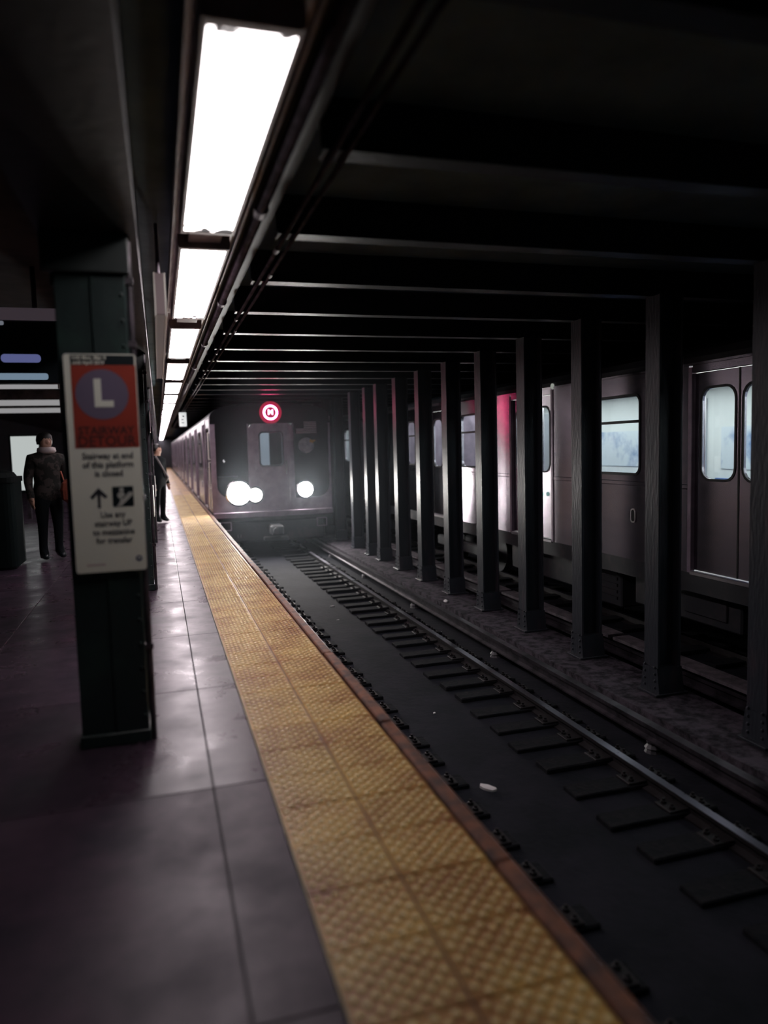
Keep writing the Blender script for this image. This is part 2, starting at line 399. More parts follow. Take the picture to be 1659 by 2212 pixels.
tie1 = MB().cham(-0.45, 0.42, -0.10, 0.10, -0.02, 0.055, 0.008).mesh('tie', tie_m)
tie2 = MB().cham(-0.43, 0.40, -0.09, 0.11, -0.02, 0.062, 0.010).mesh('tie', tie_m)
plate_me = MB().cham(-0.17, 0.17, -0.085, 0.085, 0.055, 0.072, 0.004).mesh('tie_plate', clip_m)
bolt_me = MB().lathe([(0.022, 0.07), (0.022, 0.088), (0.012, 0.092), (0.012, 0.108)], (0, 0, 0), n=6).mesh('bolt', clip_m)
for k in range(0, 62):
    y = 1.2 + 0.443 * k
    for sx in (-0.795, 0.752):
        x = (1.775 if sx < 0 else 3.275) - 2.707 + random.uniform(-0.02, 0.02)
        t = link('tie', random.choice((tieL, tieL2) if sx < 0 else (tie1, tie2)), tr, (x, y + random.uniform(-0.03, 0.03), random.uniform(-0.026, -0.014)))
        if y < 16:
            p_ = link('tie_plate', plate_me, t, (sx - x, 0, 0))
            for bx in (-0.125, 0.125):
                for by in (-0.045, 0.045): link('bolt', bolt_me, p_, (bx, by, 0))

# third rail on insulators, beside the curb
def third_rail(name, X, z, label):
    t3 = empty(name, (X, 0, z)); tag(t3, label, 'third rail')
    MB().prism([(-0.055, 0), (0.055, 0), (0.055, 0.015), (0.014, 0.03), (0.014, 0.085), (0.042, 0.10), (0.042, 0.135), (-0.042, 0.135), (-0.042, 0.10), (-0.014, 0.085), (-0.014, 0.03), (-0.055, 0.015)], 'y', YB, YF).build('contact_rail', third_m, t3)
    im = MB().lathe([(0.075, -0.10), (0.06, -0.07), (0.075, -0.06), (0.05, -0.03), (0.06, 0.0)], (0, 0, 0), n=10).mesh('insulator', insul_m)
    for k in range(0, 9): link('insulator', im, t3, (0, 5.2 + 3.08 * (k - 1), 0))
    return t3
third_rail('third_rail', 3.905, -1.0, 'dark third rail on insulators along the curb beside the near track')
t3b = third_rail('third_rail', 5.16, -1.0, 'third rail with pale topped cover board behind the columns')
bm_ = MB().box(-0.10, 0.12, 0, 2.9, 0.19, 0.225).mesh('cover_board', mat('cover_wood', (0.20, 0.17, 0.19), 0.6, noise=((0.08, 0.07, 0.08), 0.4, 0.65), nscale=9, coords='World'))
for k in range(0, 12): link('cover_board', bm_, t3b, (0, 1.6 + 3.0 * k, 0))
br_ = MB().box(0.07, 0.11, -0.03, 0.03, -0.1, 0.19).mesh('cover_bracket', clip_m)
for k in range(0, 24): link('cover_bracket', br_, t3b, (0, 1.75 + 1.5 * k, 0))

# rails of the far track
tf = empty('track', (7.22, 0, -1.12)); tag(tf, 'rails under the stopped train behind the columns', 'track')
for sx in (-0.752, 0.752):
    rl = MB().prism([(p[0] + sx, p[1]) for p in rail_profile()], 'y', YB, YF).build('rail', rail_m, tf)
    MB().box(sx - 0.033, sx + 0.033, YB, YF, 0.1105, 0.1135).build('rail_head', railtop_m, rl)
for k in range(0, 30):
    for sx in (-0.752, 0.752): link('tie', tie1, tf, (sx, 4 + 0.6 * k, 0))

# ---------------------------------------------------------------- columns between the tracks (H section, riveted base)
def make_column():
    c = empty('steel_column', (0, 0, 0))
    H0, H1 = -0.85, 2.85
    for x in (0.0, 0.23):
        MB().cham(x, x + 0.022, -0.105, 0.105, H0 + 0.02, H1, 0.004).build('flange', column_m, c)
    MB().box(0.022, 0.23, -0.009, 0.009, H0 + 0.02, H1).build('web', column_m, c)
    MB().cham(-0.05, 0.30, -0.15, 0.15, H0, H0 + 0.025, 0.005).build('base_plate', column_m, c)
    g = MB().prism([(-0.14, H0 + 0.025), (0.14, H0 + 0.025), (0.105, H0 + 0.26), (-0.105, H0 + 0.26)], 'x', -0.010, 0.262)
    g.build('foot_gusset', column_m, c)
    rv = MB()
    for s in (-1, 1):
        for k in range(4):
            rv.lathe([(0.016, 0.0), (0.012, -0.010), (0.005, -0.013)], (-0.010, s * 0.075, H0 + 0.07 + k * 0.065), axis='x', n=6)
    rv.build('rivets', column_m, c)
    return c
colp = make_column()
vis = [y for y in COLY if y > 4.0]
for k, y in enumerate(vis):
    o = colp if k == 0 else copy_tree(colp)
    o.location = (4.37, y - 0.08 - (0.42 if 16.0 < y < 18.0 else 0.0), 0)
    o.rotation_euler = (0, 0, random.uniform(-0.01, 0.01))
    lab = 'dark steel column between the tracks, %s from the right picture edge' % ORD[k] if k < 26 else 'dark steel column between the tracks near the far tunnel end'
    tag(o, lab, 'column', 'steel columns in a row between the two tracks')

# ---------------------------------------------------------------- platform pillars
def make_pillar():
    p = empty('platform_pillar', (0, 0, 0))
    H1 = 2.655
    for y in (0.0, 0.29):
        MB().cham(-0.17, 0.17, y, y + 0.02, 0, H1, 0.004).build('flange', pillar_m, p)
    MB().box(-0.012, 0.012, 0.02, 0.29, 0, H1).build('web', pillar_m, p)
    MB().cham(0.0, 0.168, -0.012, 0.0, 0.0, 2.45, 0.004).build('cover_plate', pillar_m, p)
    MB().cham(-0.178, 0.178, -0.018, 0.32, 0.0, 0.07, 0.006).build('plinth', pillar_m, p)
    g = MB().cham(-0.22, 0.195, -0.05, 0.0, 2.46, 2.655, 0.006).cham(-0.22, 0.195, 0.31, 0.36, 2.46, 2.655, 0.006)
    g.build('capital_bracket', mat('bracket_dark', (0.012, 0.018, 0.018), 0.5), p)
    c = MB().tube((0.19, 0.03, 0.0), (0.19, 0.03, 2.655), 0.016, 8)
    for z in (0.5, 1.3, 2.1, 2.42): c.box(0.165, 0.212, 0.005, 0.055, z, z + 0.03)
    c.build('conduit', pipe_m, p, smooth=False)
    rv = MB()
    for k in range(18): rv.lathe([(0.011, 0.0), (0.008, -0.007), (0.003, -0.009)], (0.15, -0.012, 0.15 + k * 0.13), axis='y', n=6)
    rv.build('rivets', pillar_m, p)
    return p
pil = make_pillar()
PY = [4.10 + 4.6 * k for k in range(12)]
for k, y in enumerate(PY):
    o = pil if k == 0 else copy_tree(pil)
    o.location = (-0.29, y, 0)
    tag(o, 'dark green steel pillar carrying the stairway detour sign' if k == 0 else 'dark green platform pillar, %s behind the pillar with the detour sign' % ORD[k-1], 'pillar', 'green pillars along the platform')
# cards painting in glossy highlights, and name plates, on the track-facing side of the next pillars
nb = MB().cham(0, 0.012, 0.03, 0.27, 1.05, 1.40, 0.003).mesh('highlight', white_m)
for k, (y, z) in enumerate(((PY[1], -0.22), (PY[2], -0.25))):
    o = link('painted_highlight', nb, None, (-0.085, y, z)); tag(o, 'painted glossy notice on the track side of the %s pillar behind the detour sign' % ORD[k], 'highlight')
for k in (1, 2, 3):
    s = empty('name_plate', (-0.083, PY[k], 0)); tag(s, 'black name plate with white lettering on %s pillar behind the detour sign' % ORD[k-1], 'sign')
    MB().cham(0, 0.012, -0.10, 0.40, 1.78, 2.02, 0.003).build('plate', black_m, s)
    text('t', 0.30, white_m, s, (0.013, 0.10, 1.90), (PI/2, 0, PI/2), bold=0.006)

# ---------------------------------------------------------------- stairway detour sign
sg = empty('detour_sign', (-0.26, 4.045, 0)); tag(sg, 'tall white and red stairway detour sign with purple circled letter L', 'sign')
MB().prism(rrect(-0.172, 0.172, 0.942, 2.056, 0.014), 'y', 0.010, 0.022).build('board', white_m, sg)
MB().prism(rrect(-0.14, 0.165, 2.000, 2.050, 0.004), 'y', 0.0085, 0.0105).build('header_panel', black_m, sg)
rp = MB().prism(rrect(-0.14, 0.169, 1.583, 2.000, 0.003), 'y', 0.0085, 0.0105).build('red_panel', red_m, sg)
cp = MB().lathe([(0.127, 0.0), (0.127, -0.0012)], (0.002, 0.0085, 1.853), axis='y', n=40).build('letter_disc', purple_m, sg)
text('L', 0.185, white_m, sg, (0.004, 0.0065, 1.853), bold=0.008)
text('5:00 Mon, Mar 4', 0.024, white_m, sg, (-0.132, 0.008, 2.036), align='LEFT', bold=0.0006)
text('until April 2019', 0.024, white_m, sg, (-0.132, 0.008, 2.012), align='LEFT', bold=0.0006)
text('STAIRWAY', 0.058, darkred_m, sg, (0.012, 0.008, 1.668), bold=0.0015, sx=0.95)
text('DETOUR', 0.074, darkred_m, sg, (0.012, 0.008, 1.614), bold=0.0015, sx=0.95)
for s_, z in (('Stairway at end', 1.540), ('of this platform', 1.495), ('is closed', 1.450)):
    text(s_, 0.046, ink_m, sg, (0.012, 0.009, z), bold=0.0009, sx=0.86)
for s_, z in (('Use any', 1.238), ('stairway UP', 1.193), ('to mezzanine', 1.148), ('for transfer', 1.104)):
    text(s_, 0.044, ink_m, sg, (0.020, 0.009, z), bold=0.0006, sx=0.86)
MB().prism([(-0.050, 1.275), (-0.036, 1.275), (-0.036, 1.345), (-0.012, 1.322), (-0.001, 1.334), (-0.043, 1.378), (-0.085, 1.334), (-0.074, 1.322), (-0.050, 1.345)], 'y', 0.0085, 0.0105).build('arrow', ink_m, sg)
sq = MB().prism(rrect(0.022, 0.126, 1.278, 1.382, 0.006), 'y', 0.0085, 0.0105).build('pictogram', black_m, sg)
f_ = MB().lathe([(0.011, 0.0), (0.011, -0.001)], (0.068, 0.0085, 1.366), axis='y', n=14)
f_.prism([(0.050, 1.325), (0.062, 1.318), (0.084, 1.336), (0.076, 1.354), (0.058, 1.354), (0.046, 1.340)], 'y', 0.0072, 0.0085)
f_.prism([(0.062, 1.318), (0.076, 1.320), (0.072, 1.296), (0.060, 1.284), (0.052, 1.290)], 'y', 0.0072, 0.0085)
f_.prism([(0.040, 1.280), (0.064, 1.280), (0.122, 1.336), (0.122, 1.352), (0.104, 1.352)], 'y', 0.0074, 0.0085)
f_.build('figure', mat('sign_pale', (0.55, 0.55, 0.52), 0.4), sq)
lg = MB().lathe([(0.016, 0.0), (0.016, -0.001)], (0.136, 0.010, 1.004), axis='y', n=18).build('emblem', mat('sign_blue', (0.10, 0.11, 0.20), 0.4), sg)
text('M', 0.020, white_m, lg, (0.136, 0.0088, 1.004), bold=0.001)
MB().box(-0.12, -0.03, 0.0092, 0.0105, 0.976, 0.986).build('fine_print', mat('sign_pink', (0.62, 0.50, 0.50), 0.4), sg)

# ---------------------------------------------------------------- light row
lt = empty('lighting_trough', (0, 0, 0)); tag(lt, 'continuous metal trough that carries the row of platform lights', 'light trough')
MB().box(0.16, 0.55, 1.5, YF, 2.935, 3.10).build('channel', house_m, lt)
lip = MB().box(0.150, 0.162, 1.5, YF, 2.90, 3.02).box(0.548, 0.560, 1.5, YF, 2.90, 3.02).build('lip', house_m, lt)
def make_fixture(L, m):
    f = empty('fluorescent_light', (0, 0, 0))
    MB().box(-0.165, 0.165, -0.05, L + 0.05, 2.875, 2.935).build('housing', house_m, f)
    MB().prism([(-0.150, 2.876), (-0.138, 2.851), (0.138, 2.851), (0.150, 2.876)], 'y', 0.0, L).build('diffuser', m, f)
    fr = MB()
    for s in (-1, 1): fr.prism([(s*0.151, 2.88), (s*0.140, 2.849), (s*0.156, 2.849), (s*0.167, 2.88)], 'y', -0.05, L + 0.05)
    fr.build('frame', house_m, f)
    for y in (-0.05, L):
        MB().cham(-0.152, 0.152, y, y + 0.05, 2.848, 2.88, 0.006).build('end_cap', house_m, f)
    MB().box(-0.10, 0.10, L + 0.10, L + 0.45, 2.885, 2.935).build('ballast_cover', house_m, f)
    return f
f0 = make_fixture(2.20, fix0_m); f0.location = (0.35, 2.44, 0)
tag(f0, 'nearest ceiling strip light overhead, dimmer than the rest of the row', 'light', 'strip lights in a row above the platform edge')
fx = make_fixture(2.55, fix_m)
for k in range(23):
    o = fx if k == 0 else copy_tree(fx)
    o.location = (0.35 + random.uniform(-0.008, 0.008), 5.06 + 3.2 * k, 0)
    tag(o, 'bright fluorescent strip light above the platform edge, %s of the row from the camera' % ORD[k + 1], 'light', 'strip lights in a row above the platform edge')
# conduits along the right side of the lights
for k, (x, z, rad, lab) in enumerate(((0.605, 2.86, 0.030, 'thick grey conduit pipe running close beside the light row'),
                                 (0.80, 2.835, 0.014, 'thin conduit pipe under the beams right of the light row'),
                                 (0.86, 2.835, 0.012, 'thinnest conduit pipe furthest right of the light row'))):
    c = empty('conduit_pipe', (x, 0, z)); tag(c, lab, 'pipe')
    MB().tube((0, 1.5, 0), (0, 60, 0), rad, 10).build('pipe', pipe_m, c, smooth=True)
    cm = MB().tube((0, -0.05, 0), (0, 0.05, 0), rad * 1.35, 10).mesh('coupling', pipe_m)
    for j in range(18): link('coupling', cm, c, (0, 4.2 + 2.6 * j + k * 0.7, 0))
# long hanging sign case left of the lights
hs = empty('hanging_sign', (0.06, 0, 0)); tag(hs, 'long narrow hanging sign case left of the light row, seen end on', 'sign')
hs_m = mat('sign_case', (0.22, 0.155, 0.165), 0.4)
MB().cham(-0.030, 0.030, 4.87, 9.0, 2.40, 2.655, 0.004).build('case', hs_m, hs)
tr_m = mat('case_trim', (0.5, 0.47, 0.44), 0.35, metal=0.6)
for x in (-0.031, 0.031):
    MB().box(x - 0.004, x + 0.004, 4.865, 9.0, 2.392, 2.404).box(x - 0.004, x + 0.004, 4.862, 4.87, 2.40, 2.655).build('edge_trim', tr_m, hs)
for y in (5.4, 8.5): MB().tube((0, y, 2.655), (0, y, 3.1), 0.012, 8).build('hanger', pipe_m, hs)
# small lit sign over the far part of the track edge
ws = empty('small_sign', (0.80, 24.5, 0)); tag(ws, 'small white lit sign hanging above the arriving train', 'sign')
MB().cham(-0.11, 0.11, -0.03, 0.03, 2.36, 2.80, 0.01).build('panel', mat('lit_sign', (0.7, 0.7, 0.7), 0.4, emit=(0.9, 0.95, 0.95), es=0.7), ws)
MB().box(-0.12, 0.12, -0.035, 0.035, 2.34, 2.36).box(-0.015, 0.015, -0.015, 0.015, 2.80, 3.1).build('bracket', pipe_m, ws)
MB().box(-0.06, 0.05, -0.034, -0.03, 2.46, 2.49).box(-0.06, 0.03, -0.034, -0.03, 2.56, 2.59).box(-0.02, 0.05, -0.034, -0.03, 2.66, 2.70).build('lettering', ink_m, ws)

# ================================================================ SUBWAY CAR
CW, CL, FZ = 1.4925, 18.1, 0.03          # half width, length, floor height
DC = [2.45, 6.95, 11.42, 15.95]           # door centres
def make_car():
    c = empty('subway_car', (0, 0, 0))
    X0, X1 = -CW, -CW + 0.06
    zl, zh = 0.02, 2.36
    for d in DC:
        for s in (-1, 1):
            y0, y1 = (d - 0.665, d - 0.004) if s < 0 else (d + 0.004, d + 0.665)
            wy0, wy1 = (y0 + 0.11, y1 - 0.06) if s < 0 else (y0 + 0.06, y1 - 0.11)
            lf = MB().ring(rect_like(y0, y1, 0.06, 2.27), rrect(wy0, wy1, 1.10, 2.09, 0.13), 'x', X0 + 0.035, X0 + 0.065).build('door', steel_m, c)
            MB().ring(rrect(wy0 - 0.025, wy1 + 0.025, 1.075, 2.115, 0.15), rrect(wy0, wy1, 1.10, 2.09, 0.13), 'x', X0 + 0.028, X0 + 0.04).build('window_seal', rubber_m, lf)
            MB().prism(rrect(wy0, wy1, 1.10, 2.09, 0.13), 'x', X0 + 0.048, X0 + 0.054).build('pane', glass_m, lf)
            MB().box(X0 + 0.03, X0 + 0.07, y1 - 0.006 if s < 0 else y0 - 0.004, y1 + 0.004 if s < 0 else y0 + 0.006, 0.06, 2.27).build('door_edge', rubber_m, lf)
        MB().cham(X0 - 0.018, X0 + 0.08, d - 0.68, d + 0.68, 0.0, 0.045, 0.006).build('door_sill', sill_m, c)
        for s in (-1, 1):
            MB().cham(X0 - 0.012, X0 + 0.05, d + s*0.70 - 0.032, d + s*0.70 + 0.032, 0.02, 2.34, 0.006).build('door_post', front_m, c)
        MB().cham(X0 - 0.004, X0 + 0.05, d - 0.67, d + 0.67, 2.275, 2.36, 0.004).build('door_header', steel_m, c)
    # wall bays with windows
    bays = [(0.05, DC[0] - 0.732, 0.95, 0.42)] + [(DC[i] + 0.732, DC[i+1] - 0.732, (DC[i] + DC[i+1]) / 2, 0.60) for i in range(3)] + [(DC[3] + 0.732, CL - 0.05, 17.35, 0.30)]
    for (a, b, cy, hw) in bays:
        wl = MB().ring(rect_like(a, b, zl, zh), rrect(cy - hw, cy + hw, 1.13, 2.10, 0.09), 'x', X0, X1).build('side_panel', steel_m, c)
        MB().ring(rrect(cy - hw - 0.03, cy + hw + 0.03, 1.10, 2.13, 0.11), rrect(cy - hw, cy + hw, 1.13, 2.10, 0.09), 'x', X0 - 0.008, X0 + 0.01).build('window_frame', rubber_m, wl)
        MB().prism(rrect(cy - hw, cy + hw, 1.13, 2.10, 0.09), 'x', X0 + 0.03, X0 + 0.036).build('pane', glass_m, wl)
        MB().box(X0 + 0.005, X0 + 0.045, cy - hw, cy + hw, 1.765, 1.80).build('window_bar', rubber_m, wl)
        MB().prism([(X0 - 0.006, 0.98), (X0 + 0.004, 0.965), (X0 + 0.004, 1.035), (X0 - 0.006, 1.02)], 'y', a, b).build('belt_rail', steel_m, wl)
        if hw > 0.5:
            MB().ring(rrect(cy - hw + 0.06, cy - hw + 0.16, 0.50, 0.68, 0.04), rrect(cy - hw + 0.075, cy - hw + 0.145, 0.515, 0.665, 0.03), 'x', X0 - 0.012, X0 + 0.004).build('vent_ring', sill_m, wl)
            MB().box(X0 - 0.004, X0 + 0.002, cy - hw + 0.075, cy - hw + 0.145, 0.52, 0.66).build('vent_hole', rubber_m, wl)
    # far side wall, seen from inside, ends, floor, roof
    MB().box(CW - 0.06, CW, 0.0, CL, zl, zh).build('far_side_panel', inwall_m, c)
    ad = mat('advert', (0.70, 0.76, 0.82), 0.4, noise=((0.22, 0.32, 0.55), 0.48, 0.66), nscale=1.7, coords='World')
    for d in DC:
        MB().box(CW - 0.09, CW - 0.06, d - 0.6, d + 0.6, 0.1, 2.2).build('far_door', mat('far_door', (0.45, 0.48, 0.52), 0.4, metal=0.3), c)
    for i in range(3):
        cy = (DC[i] + DC[i+1]) / 2
        MB().box(CW - 0.075, CW - 0.06, cy - 1.3, cy + 1.3, 1.05, 1.72).build('advert_panel', ad, c)
        MB().box(CW - 0.50, CW - 0.06, cy - 1.4, cy + 1.4, 0.42, 0.50).box(CW - 0.10, CW - 0.06, cy - 1.4, cy + 1.4, 0.50, 0.90).build('bench', mat('bench_blue', (0.10, 0.18, 0.42), 0.4), c)
        MB().tube((0.0, cy, 0.05), (0.0, cy, 2.3), 0.018, 8).build('grab_pole', chrome_m, c)
    MB().box(-CW + 0.06, CW - 0.06, 0.0, 0.06, zl, zh).box(-CW + 0.06, CW - 0.06, CL - 0.06, CL, zl, zh).build('end_wall', front_m, c)
    MB().box(-CW, CW, 0.0, CL, -0.10, 0.02).build('floor_slab', under_m, c)
    roof = [(-CW, 2.36), (-CW + 0.03, 2.45), (-CW + 0.12, 2.54), (-CW + 0.35, 2.63), (-0.6, 2.69), (0, 2.71), (0.6, 2.69), (CW - 0.35, 2.63), (CW - 0.12, 2.54), (CW - 0.03, 2.45), (CW, 2.36)]
    MB().prism(roof, 'y', 0.0, CL).build('roof', roof_m, c)
    MB().box(-CW - 0.012, -CW + 0.01, 0.0, CL, 2.36, 2.385).build('gutter', steel_m, c)
    for x in (-0.62, 0.62):
        MB().box(x - 0.12, x + 0.12, 0.3, CL - 0.3, 2.325, 2.355).build('ceiling_lamp', inlight_m, c)
    # running gear
    for cy in (3.0, CL - 3.0):
        t = MB().cham(-1.15, -1.0, cy - 1.5, cy + 1.5, -0.72, -0.50, 0.03).cham(1.0, 1.15, cy - 1.5, cy + 1.5, -0.72, -0.50, 0.03).cham(-1.0, 1.0, cy - 0.25, cy + 0.25, -0.70, -0.40, 0.03).build('truck_frame', under_m, c)
        for yy in (cy - 1.05, cy + 1.05):
            wmb = MB()
            for s in (-1, 1): wmb.lathe([(0.43, s*0.70), (0.43, s*0.72), (0.40, s*0.72), (0.40, s*0.83), (0.1, s*0.83)], (0, yy, -0.60), axis='x', n=20)
            wmb.tube((-0.8, yy, -0.60), (0.8, yy, -0.60), 0.07, 8)
            wmb.build('wheelset', under_m, t)
    for (a, b, zz) in ((5.2, 6.8, -0.70), (7.1, 9.0, -0.62), (9.3, 10.1, -0.75), (10.4, 12.6, -0.66)):
        eq = MB().cham(-1.25, 1.25, a, b, zz, -0.10, 0.02).build('equipment_box', under_m, c)
        if a in (7.1,):
            MB().cham(-1.275, -1.25, a + 0.2, a + 0.9, zz + 0.1, -0.2, 0.01).build('hatch', under_m, eq)
        if a == 9.3:
            l_ = MB()
            for k in range(5): l_.box(-1.27, -1.25, a + 0.08, b - 0.08, zz + 0.1 + k*0.09, zz + 0.14 + k*0.09)
            l_.build('louvre', under_m, eq)
    MB().box(-CW + 0.01, CW - 0.01, 0.0, CL, -0.20, -0.10).build('side_sill', under_m, c)
    return c
car = make_car()
# end windows of a following car: lit corner windows and a small yellow plate
ew = MB().prism(rrect(-CW + 0.14, -CW + 0.36, 1.13, 1.72, 0.03), 'y', -0.012, 0.0).build('end_window', mat('end_lit', (0.6, 0.65, 0.65), 0.3, emit=(0.85, 0.95, 0.95), es=0.7), car)
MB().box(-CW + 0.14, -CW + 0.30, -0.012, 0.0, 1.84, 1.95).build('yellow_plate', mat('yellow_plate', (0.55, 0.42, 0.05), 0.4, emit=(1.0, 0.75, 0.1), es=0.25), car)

def set_car(o, loc, label, group):
    o.location = loc; tag(o, label, 'subway car', group)
TX, TY = 2.707, 18.55
FX = 5.75 + CW
far_cars = [copy_tree(car) for _ in range(3)]
set_car(far_cars[0], (FX, -0.62, 0), 'stainless subway car with lit windows stopped behind the columns, nearest the camera', 'cars of the stopped train')
set_car(far_cars[1], (FX, 17.95, 0), 'second car of the stopped train, seen in slivers between the columns', 'cars of the stopped train')
set_car(far_cars[2], (FX, 36.5, 0), 'furthest car of the stopped train behind the columns', 'cars of the stopped train')
gl_m = mat_emit('guard_lamp', (0.45, 1.0, 0.88), 0.8)
for (yy, zz) in ((11.02, 0.74), (13.37, 0.56)):
    MB().lathe([(0.035, 0.0), (0.035, -0.02), (0.02, -0.032)], (-CW, yy, zz), axis='x', n=12).build('guard_lamp', gl_m, far_cars[0])
for (yy, zz) in ((12.88, 2.42), (10.69, 2.42)):
    MB().lathe([(0.04, 0.0), (0.04, -0.02), (0.02, -0.03)], (-CW - 0.0, yy, zz - 0.03), axis='x', n=12).build('marker_lamp', mat_emit('marker', (0.9, 0.95, 0.85), 0.3), far_cars[0])
near2 = copy_tree(car); near3 = copy_tree(car)
set_car(near2, (TX, TY + 18.6, 0), 'second car of the arriving train along the platform', 'cars of the arriving train')
set_car(near3, (TX, TY + 37.2, 0), 'third car of the arriving train, far down the platform', 'cars of the arriving train')
for ch in list(car.children):
    if ch.name.split('.')[0] in ('end_window', 'yellow_plate', 'end_wall', 'roof'):
        bpy.data.objects.remove(ch)
lead = car
set_car(lead, (TX, TY, 0), 'leading car of the arriving train with bright headlights and red route light', 'cars of the arriving train')

# ---- cab end of the leading car (local y = 0 is the front plane, facing -y)
MB().box(-CW + 0.06, CW - 0.06, CL - 0.06, CL, 0.02, 2.36).build('end_wall', front_m, lead)
roofp = [(-CW, 2.36), (-CW + 0.03, 2.45), (-CW + 0.12, 2.54), (-CW + 0.35, 2.63), (-0.6, 2.69), (0, 2.71), (0.6, 2.69), (CW - 0.35, 2.63), (CW - 0.12, 2.54), (CW - 0.03, 2.45), (CW, 2.36)]
MB().prism(roofp, 'y', 0.0, CL).build('roof', roof_m, lead)
# front shell: outline with an opening for the door window
DW = (-0.285, 0.255, 1.17, 1.97)
fs = MB()
fs.ring(rect_like(-0.44, 0.42, 0.06, 2.13), rrect(*DW, 0.07), 'y', -0.035, 0.03)
door = fs.build('front_door', front_m, lead)
MB().ring(rrect(DW[0]-0.035, DW[1]+0.035, DW[2]-0.035, DW[3]+0.035, 0.10), rrect(*DW, 0.07), 'y', -0.055, -0.03).build('window_frame', chrome_m, door)
MB().prism(rrect(*DW, 0.07), 'y', -0.02, -0.014).build('pane', cabglass_m, door)
MB().tube((0.34, -0.07, 0.95), (0.34, -0.07, 1.25), 0.013, 8).tube((0.34, -0.035, 0.95), (0.34, -0.07, 0.95), 0.013, 8).tube((0.34, -0.035, 1.25), (0.34, -0.07, 1.25), 0.013, 8).build('door_handle', chrome_m, door)
MB().box(-0.36, 0.34, -0.045, -0.034, 0.12, 0.20).build('kick_plate', front_m, door)
df = MB().ring(rrect(-0.555, 0.525, 0.05, 2.20, 0.12, r4=(0.01, 0.12, 0.12, 0.01)), rrect(-0.44, 0.42, 0.06, 2.12, 0.10, r4=(0.005, 0.10, 0.10, 0.005)), 'y', -0.06, 0.03)
df.build('door_frame', front_m, lead)
# stainless quarters left and right of the door, with the corner posts
for s in (-1, 1):
    a, b = (-CW, -0.555) if s < 0 else (0.525, CW)
    MB().prism([(a, 0.03), (b, 0.03), (b, 2.36), (a, 2.36)], 'y', -0.03, 0.02).build('front_quarter', front_m, lead)
MB().prism([(p[0], max(p[1], 2.20) if abs(p[0]) < CW else 2.20) for p in roofp], 'y', -0.032, 0.03).build('top_fascia', mask_m, lead)
mk = MB().prism(rrect(-1.37, -0.60, 0.40, 2.33, 0.26, n=8, r4=(0.03, 0.06, 0.10, 0.30)), 'y', -0.048, -0.03).build('cab_window', mask_m, lead)
mk2 = MB().prism(rrect(0.555, 1.43, 0.33, 2.33, 0.26, n=8, r4=(0.30, 0.10, 0.06, 0.03)), 'y', -0.048, -0.03).build('cab_window', mask_m, lead)
MB().tube((-1.33, -0.062, 0.92), (-0.86, -0.062, 0.915), 0.011, 6).tube((-1.33, -0.062, 0.92), (-1.33, -0.045, 0.92), 0.016, 6).build('wiper', chrome_m, mk)
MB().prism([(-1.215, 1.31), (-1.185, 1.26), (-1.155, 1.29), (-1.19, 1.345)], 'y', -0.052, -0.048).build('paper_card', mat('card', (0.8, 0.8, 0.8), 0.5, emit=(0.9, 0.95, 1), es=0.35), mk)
# flag decal: stripes
fl_m = mat('flag_stripe', (0.50, 0.36, 0.40), 0.5)
for k in range(7):
    z = 1.945 + k * 0.043
    MB().box(0.61 if k < 3 else 0.82, 1.14, -0.0505, -0.048, z, z + 0.022).build('flag_stripe', fl_m, mk2)
dsk = MB().lathe([(0.195, 0.0), (0.195, -0.003)], (0.865, -0.048, 1.64), axis='y', n=32).build('round_disc', mat('disc_pale', (0.34, 0.29, 0.33), 0.35, noise=((0.12, 0.11, 0.13), 0.4, 0.65), nscale=5), mk2)  # pale round disc on the right cab window
MB().prism([(0.95, 1.72), (1.04, 1.69), (1.06, 1.73), (1.10, 1.745), (1.10, 1.765), (1.0, 1.77), (0.97, 1.80)], 'y', -0.0535, -0.051).build('disc_mark', mat('disc_orange', (0.40, 0.20, 0.05), 0.5), dsk)
# headlights, lenses oversized to take in their bloom
def headlight(x, z, m, r0):
    h = MB().lathe([(r0 + 0.07, 0.0), (r0 + 0.07, -0.02), (r0 + 0.02, -0.035), (r0 + 0.01, -0.02)], (x, -0.048, z), axis='y', n=28).build('headlight', chrome_m, lead)
    MB().lathe([(r0, -0.021), (r0 * 0.97, -0.034), (r0 * 0.5, -0.044)], (x, -0.048, z), axis='y', n=28).build('lens', m, h)
headlight(-0.86, 0.50, head_m, 0.26)
headlight(-0.46, 0.44, mat_emit('headlight_added', (1.0, 0.97, 0.93), 14.0), 0.15)  # added lamp, widens the left headlight's bloom
headlight(0.80, 0.53, head2_m, 0.165)
# route light above the door
rt = MB().lathe([(0.275, 0.0), (0.275, -0.012), (0.26, -0.016)], (0, -0.032, 2.47), axis='y', n=40).build('route_light', ledhalo_m, lead)  # dim red disc painting the bloom halo around the LED ring
n_ = 40
MB().ring([(0.182*math.cos(2*PI*k/n_), 2.47 + 0.182*math.sin(2*PI*k/n_)) for k in range(n_)], [(0.140*math.cos(2*PI*k/n_), 2.47 + 0.140*math.sin(2*PI*k/n_)) for k in range(n_)], 'y', -0.056, -0.046).build('led_ring', led_m, rt)
text('M', 0.185, mat_emit('led_letter', (1.0, 0.5, 0.75), 2.6), rt, (0.0, -0.052, 2.47), bold=0.008, ext=0.004, name='led_letter')
